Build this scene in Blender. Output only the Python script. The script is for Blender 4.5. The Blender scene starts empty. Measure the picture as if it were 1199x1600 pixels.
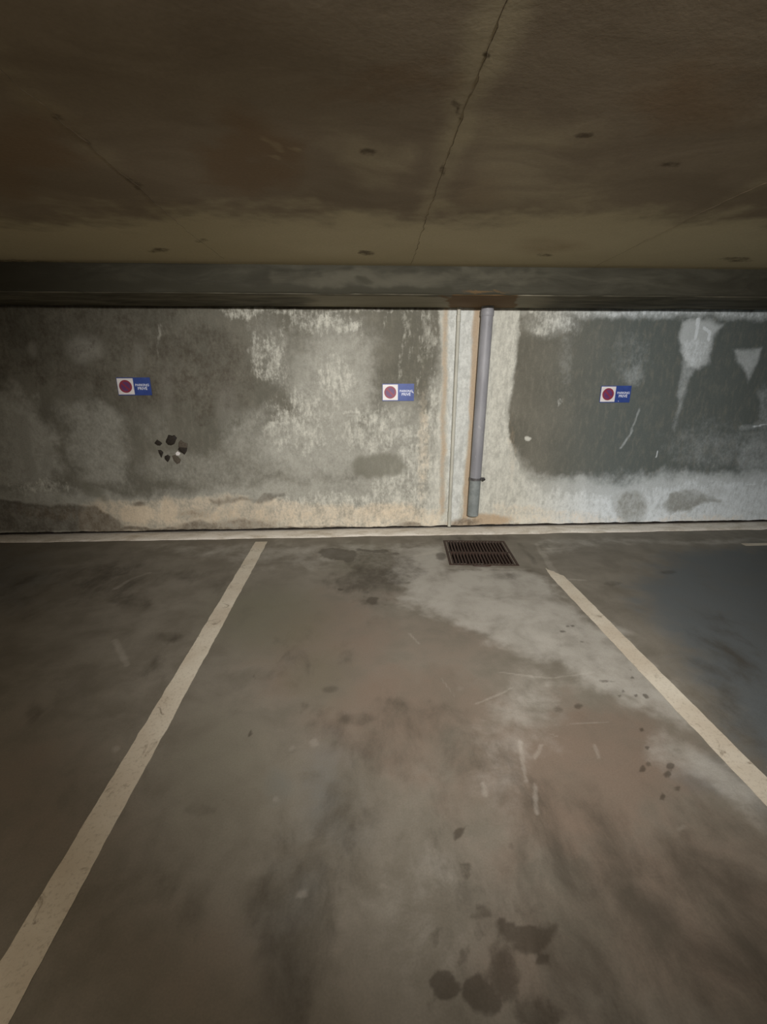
import bpy, bmesh, math, random
import numpy as np
from mathutils import Vector, Matrix

# ------------------------------------------------------------------ camera
H = 1.5                                    # eye height
FPX, PITCH, YAW, ROLL = 726.45, 16.768, 2.889, -0.055
def cam_axes():
    pt, yw, rl = map(math.radians, (PITCH, YAW, ROLL))
    F = np.array([math.sin(yw)*math.cos(pt), math.cos(yw)*math.cos(pt), -math.sin(pt)])
    R = np.array([math.cos(yw), -math.sin(yw), 0.0]); U = np.cross(R, F)
    return F, R*math.cos(rl)+U*math.sin(rl), -R*math.sin(rl)+U*math.cos(rl)
F_, R_, U_ = cam_axes()
cd = bpy.data.cameras.new('camera'); cam = bpy.data.objects.new('camera', cd)
S = bpy.context.scene; COL = S.collection; COL.objects.link(cam)
cam.matrix_world = Matrix(((R_[0], U_[0], -F_[0], 0), (R_[1], U_[1], -F_[1], 0), (R_[2], U_[2], -F_[2], H), (0, 0, 0, 1)))
cd.sensor_fit = 'VERTICAL'; cd.sensor_height = 36.0; cd.lens = FPX/1600*36; cd.clip_start = 0.02
S.camera = cam

# ------------------------------------------------------------------ light
S.view_settings.view_transform = 'Standard'; S.view_settings.look = 'None'
S.view_settings.gamma = 1; S.view_settings.exposure = 0.0; S.view_settings.use_curve_mapping = False
w = bpy.data.worlds.new('garage_gloom'); S.world = w; w.use_nodes = True
w.node_tree.nodes['Background'].inputs[0].default_value = (0.95, 0.9, 0.78, 1)
w.node_tree.nodes['Background'].inputs[1].default_value = 0.07

def spot(name, loc, target, energy, color, size, radius=0.25, blend=1.0):
    l = bpy.data.lights.new(name, 'SPOT'); l.energy = energy; l.color = color
    l.spot_size = math.radians(size); l.spot_blend = blend; l.shadow_soft_size = radius
    o = bpy.data.objects.new(name, l); COL.objects.link(o); o.location = loc
    d = Vector(target)-Vector(loc); o.rotation_euler = d.to_track_quat('-Z', 'Y').to_euler()
    return o
spot('hanging_floodlight', (0.40, -1.0, 2.19), (0.76, 4.3, 0.62), 1000, (1.0, 0.968, 0.945), 81, 0.03)
def area(name, loc, target, energy, color, sx, sy):
    l = bpy.data.lights.new(name, 'AREA'); l.energy = energy; l.color = color
    l.shape = 'RECTANGLE'; l.size = sx; l.size_y = sy
    o = bpy.data.objects.new(name, l); COL.objects.link(o); o.location = loc
    d = Vector(target)-Vector(loc); o.rotation_euler = d.to_track_quat('-Z', 'Y').to_euler()
    return o
area('cool_fill_right', (6.2, 1.2, 1.9), (3.0, 4.0, 0.1), 8, (0.62, 0.84, 1.0), 2.5, 1.8)  # unseen cool light set at the right for a bluish tint
area('warm_fill_left', (-2.1, -1.0, 2.18), (-1.3, 1.3, 0.0), 36, (1.0, 0.86, 0.70), 1.2, 0.2)  # unseen fill added to brighten the left foreground floor

# ------------------------------------------------------------------ helpers
rng = np.random.default_rng(7); random.seed(7)
def ray(x, y):
    return F_ + R_*(x-599.5)/FPX - U_*(y-800)/FPX
def on_floor(x, y, z=0.0):
    d = ray(x, y); t = (z-H)/d[2]; return (d[0]*t, d[1]*t)
D = on_floor(600, 827)[1]                 # distance of the end wall
def on_wall(x, y, Y=None):
    d = ray(x, y); t = (Y or D)/d[1]; return (d[0]*t, H+d[2]*t)

_tab = rng.random((256, 256))
def vnoise(x, y):
    xi = np.floor(x).astype(int); yi = np.floor(y).astype(int)
    fx = x-xi; fy = y-yi; fx = fx*fx*(3-2*fx); fy = fy*fy*(3-2*fy)
    a = _tab[xi & 255, yi & 255]; b = _tab[(xi+1) & 255, yi & 255]
    c = _tab[xi & 255, (yi+1) & 255]; d = _tab[(xi+1) & 255, (yi+1) & 255]
    return (a*(1-fx)+b*fx)*(1-fy)+(c*(1-fx)+d*fx)*fy
def fbm(x, y, o=4):
    s = 0; a = 0.5; t = 0
    for k in range(o):
        s = s+a*vnoise(x*2**k+17.3*k, y*2**k+9.1*k); t += a; a *= 0.55
    return s/t
def sstep(a, b, x):
    t = np.clip((x-a)/(b-a), 0, 1); return t*t*(3-2*t)

class Field:
    """a layer of stains or painted light on a plane; u,v are metres on that plane"""
    def __init__(s, u, v, conv):
        s.u, s.v, s.conv = u, v, conv; s.f = np.zeros_like(u)
        s.wu = (fbm(u*5+3, v*5)-.5); s.wv = (fbm(u*5+40, v*5+20)-.5)
        s.hu = (fbm(u*22+3, v*22, 3)-.5); s.hv = (fbm(u*22+40, v*22+20, 3)-.5)
    def warp(s, w):
        return s.u+w*(s.wu*1.6+s.hu*.6), s.v+w*(s.wv*1.6+s.hv*.6)
    def put(s, val, add=False):
        s.f = s.f+val if add else np.maximum(s.f, val) if np.max(val) > 0 else s.f+val
    def blob(s, x, y, rx, ry, k=1.0, soft=.5, rot=0, w=.04, add=False):
        c = s.conv(x, y); a = math.radians(rot); ca, sa = math.cos(a), math.sin(a)
        e1 = s.conv(x+rx*ca, y+rx*sa); e2 = s.conv(x-ry*sa, y+ry*ca)
        M = np.array([[e1[0]-c[0], e2[0]-c[0]], [e1[1]-c[1], e2[1]-c[1]]]); Mi = np.linalg.inv(M)
        U, V = s.warp(w); du = U-c[0]; dv = V-c[1]
        r = np.hypot(Mi[0, 0]*du+Mi[0, 1]*dv, Mi[1, 0]*du+Mi[1, 1]*dv)
        s.put(k*(1-sstep(1-soft, 1+soft, r)), add)
    def poly(s, pts, k=1.0, soft=.02, w=.03, add=False):
        P = [s.conv(*p) for p in pts]; U, V = s.warp(w)
        xs = [p[0] for p in P]; ys = [p[1] for p in P]; m = soft+w+.05
        sel = (U > min(xs)-m) & (U < max(xs)+m) & (V > min(ys)-m) & (V < max(ys)+m)
        u = U[sel]; v = V[sel]; ins = np.zeros(u.shape, bool); d = np.full(u.shape, 1e9)
        for (x1, y1), (x2, y2) in zip(P, P[1:]+P[:1]):
            if y1 != y2:
                c = ((y1 > v) != (y2 > v)) & (u < (x2-x1)*(v-y1)/(y2-y1)+x1); ins ^= c
            L = (x2-x1)**2+(y2-y1)**2+1e-12
            t = np.clip(((u-x1)*(x2-x1)+(v-y1)*(y2-y1))/L, 0, 1)
            d = np.minimum(d, np.hypot(u-x1-t*(x2-x1), v-y1-t*(y2-y1)))
        sd = np.where(ins, d, -d); val = np.zeros_like(s.f); val[sel] = k*sstep(-soft, soft, sd)
        s.put(val, add)
    def line(s, pts, width, k=1.0, soft=.5, w=.01, add=False):
        P = [s.conv(*p) for p in pts]; U, V = s.warp(w); d = np.full(U.shape, 1e9)
        for (x1, y1), (x2, y2) in zip(P, P[1:]):
            L = (x2-x1)**2+(y2-y1)**2+1e-12
            t = np.clip(((U-x1)*(x2-x1)+(V-y1)*(y2-y1))/L, 0, 1)
            d = np.minimum(d, np.hypot(U-x1-t*(x2-x1), V-y1-t*(y2-y1)))
        s.put(k*(1-sstep(width*(1-soft), width*(1+soft), d)), add)

def tag(o, label=None, cat=None, group=None, kind=None):
    for k, v in (('label', label), ('category', cat), ('group', group), ('kind', kind)):
        if v: o[k] = v
    return o
def link(name, me, mat=None, parent=None):
    o = bpy.data.objects.new(name, me); COL.objects.link(o)
    if mat: me.materials.append(mat)
    if parent: o.parent = parent
    return o
def empty(name, loc, rot=(0, 0, 0)):
    o = bpy.data.objects.new(name, None); COL.objects.link(o); o.location = loc; o.rotation_euler = rot
    o.empty_display_size = .1; return o
def bm_obj(name, bm, mat, parent=None, smooth=False):
    bmesh.ops.recalc_face_normals(bm, faces=bm.faces)
    me = bpy.data.meshes.new(name); bm.to_mesh(me); bm.free()
    if smooth:
        me.polygons.foreach_set('use_smooth', [True]*len(me.polygons))
        me.set_sharp_from_angle(angle=math.radians(40))
    return link(name, me, mat, parent)
def add_box(bm, x0, x1, y0, y1, z0, z1, bev=0):
    r = bmesh.ops.create_cube(bm, size=1); vs = r['verts']
    for v in vs:
        v.co = Vector(((x0+x1)/2+v.co.x*(x1-x0), (y0+y1)/2+v.co.y*(y1-y0), (z0+z1)/2+v.co.z*(z1-z0)))
    if bev:
        es = list({e for v in vs for e in v.link_edges})
        bmesh.ops.bevel(bm, geom=es, offset=bev, segments=2, affect='EDGES')
def add_loft(bm, rings, close=True, cap=True):
    """rings: list of lists of points, same count"""
    vs = [[bm.verts.new(p) for p in r] for r in rings]; n = len(rings[0])
    for a, b in zip(vs, vs[1:]):
        for i in range(n if close else n-1):
            bm.faces.new((a[i], a[(i+1) % n], b[(i+1) % n], b[i]))
    if cap: bm.faces.new(vs[0]); bm.faces.new(vs[-1])
def prism_xz(bm, pts, y0, y1):
    """outline in x,z extruded along y"""
    add_loft(bm, [[(x, y0, z) for x, z in pts], [(x, y1, z) for x, z in pts]])
def grid(name, us, vs, fn, mat, attrs, keep=None, smooth=True):
    """fn(U,V)->X,Y,Z; attrs: dict name->(n,4)"""
    U, V = np.meshgrid(us, vs, indexing='ij'); nu, nv = U.shape
    X, Y, Z = fn(U, V); co = np.stack([X, Y, Z], -1).reshape(-1, 3).astype(np.float32)
    idx = np.arange(nu*nv).reshape(nu, nv)
    q = np.stack([idx[:-1, :-1], idx[1:, :-1], idx[1:, 1:], idx[:-1, 1:]], -1).reshape(-1, 4)
    if keep is not None:
        cu = (U[:-1, :-1]+U[1:, 1:])/2; cv = (V[:-1, :-1]+V[1:, 1:])/2
        q = q[keep(cu, cv).reshape(-1)]
    me = bpy.data.meshes.new(name)
    me.vertices.add(len(co)); me.vertices.foreach_set('co', co.ravel())
    me.loops.add(q.size); me.loops.foreach_set('vertex_index', q.ravel().astype(np.int32))
    me.polygons.add(len(q)); me.polygons.foreach_set('loop_start', np.arange(0, q.size, 4, dtype=np.int32))
    me.update(calc_edges=True)
    if smooth: me.polygons.foreach_set('use_smooth', np.ones(len(q), bool))
    for k, a in attrs(U.ravel(), V.ravel()).items():
        at = me.attributes.new(k, 'FLOAT_COLOR', 'POINT')
        at.data.foreach_set('color', np.ascontiguousarray(a, dtype=np.float32).ravel())
    me.validate()
    return link(name, me, mat)
def axis_(lo, hi, a, b, step, coarse=.25):
    """fine between a and b, coarse outside"""
    p = list(np.arange(a, b, step))+[b]
    l = list(np.linspace(lo, a, max(2, int((a-lo)/coarse)+1))[:-1]) if a > lo else []
    r = list(np.linspace(b, hi, max(2, int((hi-b)/coarse)+1))[1:]) if hi > b else []
    return np.array(l+p+r)

# ------------------------------------------------------------------ node materials
class N:
    def __init__(s, name):
        s.m = bpy.data.materials.new(name); s.m.use_nodes = True
        s.t = s.m.node_tree; s.b = s.t.nodes['Principled BSDF']
    def n(s, typ, **k):
        nd = s.t.nodes.new(typ)
        for a, v in k.items(): setattr(nd, a, v)
        return nd
    def con(s, a, b):
        if isinstance(a, (int, float)): b.default_value = a
        elif isinstance(a, tuple): b.default_value = a if len(a) == 4 else a+(1,) if b.type == 'RGBA' else a
        else: s.t.links.new(a, b)
    def pos(s): return s.n('ShaderNodeNewGeometry').outputs['Position']
    def objpos(s): return s.n('ShaderNodeTexCoord').outputs['Object']
    def noise(s, scale, vec, sc=(1, 1, 1), det=4, rough=.55, dist=0, loc=(0, 0, 0)):
        mp = s.n('ShaderNodeMapping'); s.con(vec, mp.inputs[0]); mp.inputs['Scale'].default_value = sc
        mp.inputs['Location'].default_value = loc
        nz = s.n('ShaderNodeTexNoise'); s.con(mp.outputs[0], nz.inputs['Vector'])
        nz.inputs['Scale'].default_value = scale; nz.inputs['Detail'].default_value = det
        nz.inputs['Roughness'].default_value = rough; nz.inputs['Distortion'].default_value = dist
        return nz.outputs['Fac']
    def math(s, op, a, b=0.0, c=None, clamp=False):
        nd = s.n('ShaderNodeMath', operation=op); nd.use_clamp = clamp
        s.con(a, nd.inputs[0]); s.con(b, nd.inputs[1])
        if c is not None: s.con(c, nd.inputs[2])
        return nd.outputs[0]
    def ss(s, a, b, x):
        nd = s.n('ShaderNodeMapRange', interpolation_type='SMOOTHSTEP')
        s.con(x, nd.inputs[0]); nd.inputs[1].default_value = a; nd.inputs[2].default_value = b
        return nd.outputs[0]
    def mix(s, f, a, b, mode='MIX'):
        nd = s.n('ShaderNodeMix', data_type='RGBA', blend_type=mode)
        s.con(f, nd.inputs[0]); s.con(a, nd.inputs[6]); s.con(b, nd.inputs[7]); return nd.outputs[2]
    def attr(s, name):
        a = s.n('ShaderNodeAttribute', attribute_name=name)
        sp = s.n('ShaderNodeSeparateColor'); s.con(a.outputs['Color'], sp.inputs[0])
        return [sp.outputs[0], sp.outputs[1], sp.outputs[2], a.outputs['Alpha']]
    def amt(s, mask, noise, k=1.2, lo=.35, hi=.65):
        """mask broken up by noise: ss(mask + k*(noise-.5))"""
        x = s.math('MULTIPLY_ADD', noise, k, s.math('ADD', mask, -.5*k))
        g = s.ss(lo, hi, x); return s.math('MULTIPLY', g, s.ss(0, .12, mask))
    def out(s, col, rough=.8, bump=None, bs=.3, bd=.01, spec=None, metal=0):
        s.con(col, s.b.inputs['Base Color']); s.con(rough, s.b.inputs['Roughness'])
        s.b.inputs['Metallic'].default_value = metal
        if spec is not None: s.b.inputs['Specular IOR Level'].default_value = spec
        if bump is not None:
            bp = s.n('ShaderNodeBump'); bp.inputs['Strength'].default_value = bs; bp.inputs['Distance'].default_value = bd
            s.con(bump, bp.inputs['Height']); s.con(bp.outputs[0], s.b.inputs['Normal'])
        return s.m
def lin(r, g, b):
    f = lambda c: (c/255/12.92 if c/255 <= .04045 else ((c/255+.055)/1.055)**2.4)
    return (f(r), f(g), f(b), 1)

def mat_wall():
    s = N('stained_painted_plaster'); p = s.pos()
    W, Dk, R, C = s.attr('stain_and_light_a'); B, L, G, _ = s.attr('stain_b')
    big = s.noise(1.6, p, det=6); fine = s.noise(75, p, det=4, rough=.6)
    stk = s.noise(13, p, sc=(1.9, 1, .65), det=7, rough=.68, dist=.15)
    mott = s.noise(8, p, det=9, rough=.68, dist=.2); grit = s.noise(34, p, sc=(1.2, 1, .8), det=6, rough=.72)
    brk = s.math('MULTIPLY_ADD', mott, .55, s.math('MULTIPLY', grit, .45))
    mixn = s.math('MULTIPLY_ADD', stk, .45, s.math('MULTIPLY_ADD', mott, .25, s.math('MULTIPLY', grit, .30)))
    col = s.mix(s.ss(.3, .7, big), lin(98, 96, 85), lin(116, 113, 101))
    col = s.mix(C, col, lin(94, 101, 98))
    col = s.mix(s.math('MULTIPLY', s.ss(.46, .70, stk), .30), col, lin(140, 136, 122))
    # greyish lime bloom, soft and graded
    col = s.mix(s.math('MULTIPLY', s.amt(L, brk, 1.5, .10, 1.20), .9), col, s.mix(C, lin(180, 179, 168), lin(196, 203, 204)))
    # white efflorescence
    col = s.mix(s.math('MULTIPLY', s.amt(W, mixn, 3.0, .30, .90), .85), col, s.mix(C, lin(212, 211, 198), lin(224, 232, 236)))
    col = s.mix(s.math('MULTIPLY', s.amt(B, brk, 2.0, .2, 1.0), .7), col, lin(220, 202, 174))
    col = s.mix(s.math('MULTIPLY', s.amt(G, brk, 2.0, .2, 1.0), .75), col, lin(112, 110, 96))
    col = s.mix(s.math('MULTIPLY', s.amt(R, mixn, 1.8, .2, 1.0), .8), col, lin(172, 147, 116))
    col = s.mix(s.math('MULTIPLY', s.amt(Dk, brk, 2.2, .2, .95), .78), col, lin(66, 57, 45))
    v = s.math('MULTIPLY_ADD', fine, .5, .75); cm = s.n('ShaderNodeCombineColor')
    for i in range(3): s.con(v, cm.inputs[i])
    col = s.mix(.8, col, cm.outputs[0], 'MULTIPLY')
    h = s.math('MULTIPLY_ADD', mott, .6, s.math('MULTIPLY_ADD', fine, .15, s.math('MULTIPLY', grit, .3)))
    h = s.math('ADD', h, s.math('MULTIPLY', s.amt(W, mixn, 3.0, .3, .9), .2))
    return s.out(col, s.math('MULTIPLY_ADD', mott, .2, .68), h, .4, .010, .3)

def mat_floor():
    s = N('worn_concrete_floor'); p = s.pos()
    Lt, Dk, Br, Bl = s.attr('stain_and_light_a'); Dr, Wt, Ol, _ = s.attr('stain_b')
    big = s.noise(.9, p, det=6); mott = s.noise(4, p, det=9, rough=.66, dist=.25)
    flow = s.noise(3.4, p, sc=(1.7, .9, 1), det=8, rough=.66, dist=.3); fine = s.noise(150, p, det=3)
    col = s.mix(s.ss(.3, .7, mott), lin(112, 106, 94), lin(132, 126, 114))
    col = s.mix(s.math('MULTIPLY', s.amt(Br, mott, 1.4, .1, 1.1), .85), col, lin(118, 102, 88))
    col = s.mix(s.math('MULTIPLY', s.amt(Bl, mott, 1.2, .1, 1.1), .85), col, lin(92, 99, 102))
    col = s.mix(s.math('MULTIPLY', s.amt(Ol, mott, .8, .1, .9), .8), col, lin(104, 102, 84))
    col = s.mix(s.math('MULTIPLY', s.amt(Lt, mott, 1.8, .1, 1.1), .85), col, lin(174, 170, 160))
    col = s.mix(s.math('MULTIPLY', s.amt(Dk, flow, 1.8, .15, 1.05), .8), col, lin(68, 62, 52))
    col = s.mix(s.math('MULTIPLY', s.ss(.52, .75, flow), .22), col, lin(82, 76, 66))
    col = s.mix(s.math('MULTIPLY', s.amt(Wt, mott, 1.6, .2, 1.0), .28), col, lin(190, 184, 172))
    col = s.mix(s.math('MULTIPLY', s.ss(.2, .8, s.math('ADD', Dr, s.math('MULTIPLY', s.math('SUBTRACT', s.noise(22, p, det=6, rough=.7), .5), s.math('MULTIPLY', s.ss(0, .15, Dr), .9)))), .62), col, lin(58, 50, 40))
    v = s.math('MULTIPLY_ADD', fine, .5, .75); cm = s.n('ShaderNodeCombineColor')
    for i in range(3): s.con(v, cm.inputs[i])
    col = s.mix(.7, col, cm.outputs[0], 'MULTIPLY')
    rough = s.math('SUBTRACT', s.math('MULTIPLY_ADD', mott, .25, .52), s.math('MULTIPLY', Dr, .12))
    h = s.math('MULTIPLY_ADD', mott, .8, s.math('MULTIPLY', fine, .12))
    return s.out(col, rough, h, .35, .008, .35)

def mat_ceiling():
    s = N('board_marked_concrete'); p = s.pos()
    Lt, Dk, Br, Sm = s.attr('stain_and_light_a')
    mott = s.noise(2.2, p, sc=(1, 1.6, 1), det=6, rough=.55, dist=.7); fine = s.noise(90, p, det=3)
    n2 = s.noise(14, p, det=6, rough=.7)
    col = s.mix(s.ss(.3, .7, mott), lin(142, 128, 107), lin(157, 143, 121))
    col = s.mix(s.math('MULTIPLY', s.amt(Lt, mott, .8, .1, .9), .7), col, lin(212, 200, 164))
    col = s.mix(s.math('MULTIPLY', s.amt(Br, mott, .8, .1, .9), .7), col, lin(134, 108, 78))
    col = s.mix(s.math('MULTIPLY', s.amt(Dk, n2, 1.2, .3, .7), .8), col, lin(84, 70, 52))
    v = s.math('MULTIPLY_ADD', fine, .4, .8); cm = s.n('ShaderNodeCombineColor')
    for i in range(3): s.con(v, cm.inputs[i])
    col = s.mix(.7, col, cm.outputs[0], 'MULTIPLY')
    h = s.math('MULTIPLY_ADD', mott, .5, s.math('MULTIPLY', n2, .3))
    return s.out(col, .85, h, .14, .008, .2)

def mat_beam():
    s = N('shaded_beam_concrete'); p = s.pos()
    Lt, Dk, Br, Un = s.attr('stain_and_light_a')
    mott = s.noise(6, p, sc=(.35, 1, 1.6), det=7, rough=.65, dist=.5); fine = s.noise(70, p, det=3)
    col = s.mix(s.ss(.3, .7, mott), lin(50, 48, 39), lin(64, 62, 52))  # face colour darkened to hold down its brightness
    col = s.mix(Un, col, s.mix(mott, lin(134, 128, 110), lin(164, 158, 138)))  # soffit colour lightened in place of bounce light
    col = s.mix(s.math('MULTIPLY', s.amt(Lt, mott, 1.0, .2, .8), .7), col, lin(82, 79, 67))
    col = s.mix(s.math('MULTIPLY', s.amt(Dk, mott, 1.0, .2, .8), .85), col, lin(52, 50, 40))
    col = s.mix(s.math('MULTIPLY', s.amt(Br, mott, 1.0, .2, .8), .85), col, lin(112, 84, 48))
    h = s.math('MULTIPLY_ADD', mott, .6, s.math('MULTIPLY', fine, .2))
    return s.out(col, .85, h, .4, .01, .2)

def mat_simple(name, c1, c2, scale=20, rough=.6, det=6, bs=.2, bd=.003, metal=0, spec=.4, obj=False, sc=(1, 1, 1), lo=.3, hi=.7):
    s = N(name); p = s.objpos() if obj else s.pos()
    n = s.noise(scale, p, sc=sc, det=det, rough=.65, dist=.4)
    return s.out(s.mix(s.ss(lo, hi, n), c1, c2), rough, n, bs, bd, spec, metal)

def mat_line():
    s = N('worn_line_paint'); p = s.pos()
    n = s.noise(11, p, det=8, rough=.72, dist=.8); f = s.noise(70, p, det=4, rough=.7)
    m = s.noise(3, p, det=3)
    col = s.mix(s.ss(.3, .7, m), lin(196, 184, 164), lin(214, 206, 188))
    col = s.mix(s.math('MULTIPLY', s.ss(.50, .72, f), .45), col, lin(150, 136, 116))
    col = s.mix(s.math('MULTIPLY', s.ss(.56, .70, n), .75), col, lin(120, 106, 88))
    return s.out(col, .65, f, .3, .002, .3)

# ------------------------------------------------------------------ wall
def wall_attrs(u, v):
    mk = lambda: Field(u, v, on_wall)
    W = mk(); Dk = mk(); R = mk(); C = mk(); B = mk(); L = mk(); G = mk()
    # pale lime strip behind the two pipes
    strip = [(686, 470), (814, 470), (808, 560), (800, 625), (792, 668), (803, 705), (822, 740), (850, 760), (850, 835), (650, 835), (668, 780), (676, 720), (684, 640), (690, 560)]
    L.poly(strip, 1.3, .03, .03); W.poly(strip, .62, .04, .05)
    # soft lime band along the foot of the wall
    L.poly([(-200, 765), (60, 752), (130, 765), (200, 768), (320, 760), (420, 745), (560, 742), (640, 700), (680, 560), (700, 480), (700, 850), (-200, 850)], .8, .12, .12)
    L.poly([(800, 700), (850, 742), (950, 748), (1060, 738), (1140, 735), (1300, 725), (1400, 850), (780, 850)], 1.15, .14, .10)
    W.poly([(800, 730), (850, 765), (950, 770), (1060, 755), (1140, 750), (1300, 740), (1400, 850), (780, 850)], .72, .13, .14)
    W.poly([(420, 770), (560, 765), (640, 690), (672, 600), (690, 600), (690, 850), (420, 850)], .5, .08, .12)
    # centre bloom
    L.blob(520, 600, 75, 110, .85, .5, 0, .15); L.blob(500, 700, 110, 60, .85, .5, 0, .15); L.blob(620, 700, 65, 85, .8, .5, 0, .12)
    L.blob(430, 560, 40, 65, .55, .6, -20, .12); L.blob(400, 690, 60, 50, .6, .5, 0, .12); L.blob(350, 740, 90, 35, .5, .6)
    W.blob(522, 592, 36, 42, .52, .5, 0, .1); W.blob(415, 560, 34, 48, .5, .5, -25, .1); W.blob(470, 660, 55, 60, .46, .5, 0, .12)
    W.blob(590, 670, 70, 42, .5, .4, 0, .1); W.blob(500, 500, 52, 20, .52, .5, 0, .08); W.blob(385, 492, 34, 12, .55, .5, 0, .06)
    W.blob(540, 512, 34, 9, .55, .5, -12, .04); W.blob(640, 760, 42, 60, .5, .4, 0, .1); W.blob(668, 520, 18, 48, .5, .5, 0, .06)
    W.blob(670, 690, 22, 70, .5, .5, 0, .06); W.line([(345, 486), (460, 486), (560, 482), (690, 482)], .03, .48, .8, .04)
    for x, y0, y1 in ((566, 495, 540), (632, 490, 590), (638, 500, 560), (405, 520, 590), (418, 530, 600), (432, 535, 592), (397, 540, 575), (441, 500, 560), (600, 490, 520), (675, 570, 600), (250, 490, 560), (655, 560, 640)):
        W.line([(x, y0), (x+random.uniform(-6, 10), y1)], .028, .40, .8, .06)
    # pale arcs scraped in the plaster right of the centre
    for x, y, r in ((585, 655, 22), (618, 668, 18), (600, 690, 26), (560, 670, 20), (640, 690, 16), (548, 650, 14)):
        pts = [(x+r*math.cos(a), y-r*.7*math.sin(a)) for a in np.linspace(.1, 2.6, 7)]
        W.line(pts, .018, .5, .8, .05); G.line([(a, b+5) for a, b in pts], .016, .42, .8, .05)
    # left: grey blooms
    L.poly([(-300, 600), (20, 604), (60, 620), (85, 680), (100, 745), (60, 770), (-300, 770)], .78, .12, .16)
    L.poly([(95, 628), (150, 622), (195, 650), (200, 700), (210, 760), (120, 765), (95, 690)], .66, .14, .14)
    L.blob(133, 545, 30, 26, .72, .7, 0, .06); L.blob(52, 545, 9, 14, .5, .5); L.blob(25, 660, 30, 30, .6)
    L.blob(230, 660, 50, 26, .35, .6, 40); L.blob(280, 730, 70, 26, .5, .6); L.blob(215, 560, 10, 30, .45, .6)
    L.blob(260, 610, 14, 50, .4, .6); L.blob(355, 640, 20, 50, .45, .6)
    W.blob(240, 800, 60, 22, .42, .6, 0, .1); W.blob(60, 760, 60, 14, .42, .6); B.blob(215, 805, 34, 18, 1.0, .5, 0, .05); B.blob(262, 800, 16, 26, .9, .5, 0, .05)
    B.poly([(130, 785), (350, 770), (500, 785), (690, 790), (700, 840), (120, 840)], .62, .06, .08)
    B.blob(610, 800, 60, 16, .75, .5, 0, .06); B.poly([(770, 780), (850, 790), (990, 812), (1100, 800), (1200, 808), (1200, 840), (760, 840)], .5, .05, .06)
    B.line([(838, 470), (690, 470)], .001, .01); B.blob(660, 700, 10, 100, .5, .6)
    # right panel
    W.line([(830, 489), (900, 487), (1000, 485), (1100, 487), (1260, 489)], .035, .55, .8, .05)
    L.line([(820, 486), (1000, 486), (1260, 490)], .06, .75, .7, .06)
    W.blob(862, 507, 36, 20, .52, .5, 0, .08); W.blob(838, 513, 9, 9, .55, .5); L.blob(860, 505, 45, 24, .7)
    L.poly([(1068, 503), (1095, 497), (1130, 507), (1122, 520), (1112, 545), (1104, 570), (1092, 578), (1072, 572), (1062, 548), (1062, 520)], 1.2, .05, .05)
    W.poly([(1066, 530), (1110, 530), (1102, 568), (1080, 574), (1064, 556)], .6, .04, .03)
    W.line([(1092, 499), (1091, 512), (1088, 528)], .016, 1.1, .5, .012); W.line([(1101, 512), (1111, 520), (1109, 531)], .013, 1.1, .5, .01)
    L.poly([(1064, 562), (1090, 574), (1078, 600), (1070, 622), (1062, 650), (1056, 676), (1052, 674), (1058, 636), (1060, 600)], .62, .035, .03)
    L.poly([(1147, 546), (1190, 544), (1188, 560), (1177, 580), (1168, 598), (1162, 580), (1152, 566)], .85, .035, .03)
    L.blob(990, 585, 22, 18, .45, .6, -40); L.blob(985, 560, 30, 40, .3, .6); L.blob(885, 560, 12, 60, .35, .7); W.blob(877, 628, 4, 8, .6, .5); W.blob(826, 684, 6, 4, .8, .5)
    L.line([(1000, 640), (985, 680), (968, 700)], .012, .6, .7, .02); W.line([(1175, 665), (1215, 664)], .012, .7, .6, .03); L.line([(1160, 668), (1230, 650)], .04, .5, .7, .05)
    W.line([(1028, 705), (1025, 715)], .006, .9, .5, .005); W.line([(1165, 756), (1180, 757)], .008, .8, .5, .01)
    L.blob(1120, 700, 80, 40, .4, .7); L.blob(1185, 720, 40, 50, .6, .6); L.blob(1195, 640, 12, 40, .5)
    # repaired rounds and arc low on the right
    G.blob(985, 792, 29, 28, .72, .35, 0, .04); G.poly([(1036, 790), (1050, 772), (1072, 764), (1100, 768), (1130, 780), (1130, 786), (1098, 782), (1080, 800), (1050, 806)], .8, .04, .06)
    G.blob(1120, 768, 20, 10, .4); C.blob(1150, 790, 90, 30, .9)
    # olive paint left where the bloom stops
    G.poly([(560, 708), (600, 700), (630, 708), (632, 735), (612, 748), (560, 745), (548, 725)], .85, .06, .10)
    G.poly([(560, 485), (680, 485), (676, 560), (665, 650), (640, 660), (600, 650), (590, 560)], .42, .06, .08)
    G.poly([(445, 540), (478, 520), (478, 600), (455, 615)], .4, .04, .05); Dk.poly([(180, 500), (345, 505), (392, 540), (392, 640), (330, 665), (270, 650), (200, 640)], .52, .16, .14)  # Dk: broad soft dark brown patch around the left sign
    G.poly([(62, 610), (82, 602), (112, 622), (100, 640), (70, 632)], .6, .05, .08); G.poly([(112, 752), (130, 752), (165, 770), (170, 790), (140, 782)], .75, .05, .09)
    G.poly([(18, 640), (42, 645), (54, 700), (60, 740), (40, 748), (30, 700)], .45, .03, .04); G.poly([(70, 675), (82, 700), (84, 735), (66, 738)], .4, .02, .03)
    # dark and damp patches, dark lines under the soffit and along the foot
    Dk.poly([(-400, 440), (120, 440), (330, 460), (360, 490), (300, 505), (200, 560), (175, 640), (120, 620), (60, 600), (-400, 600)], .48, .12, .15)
    Dk.blob(205, 640, 45, 18, .5, .6, 35); Dk.line([(-300, 474), (200, 478), (420, 479), (690, 480)], .025, .7, .8, .03); Dk.line([(810, 480), (1300, 482)], .03, .6, .8, .03)
    Dk.poly([(-300, 770), (0, 778), (60, 786), (150, 790), (185, 812), (205, 832), (-300, 835)], .72, .03, .05)
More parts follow.
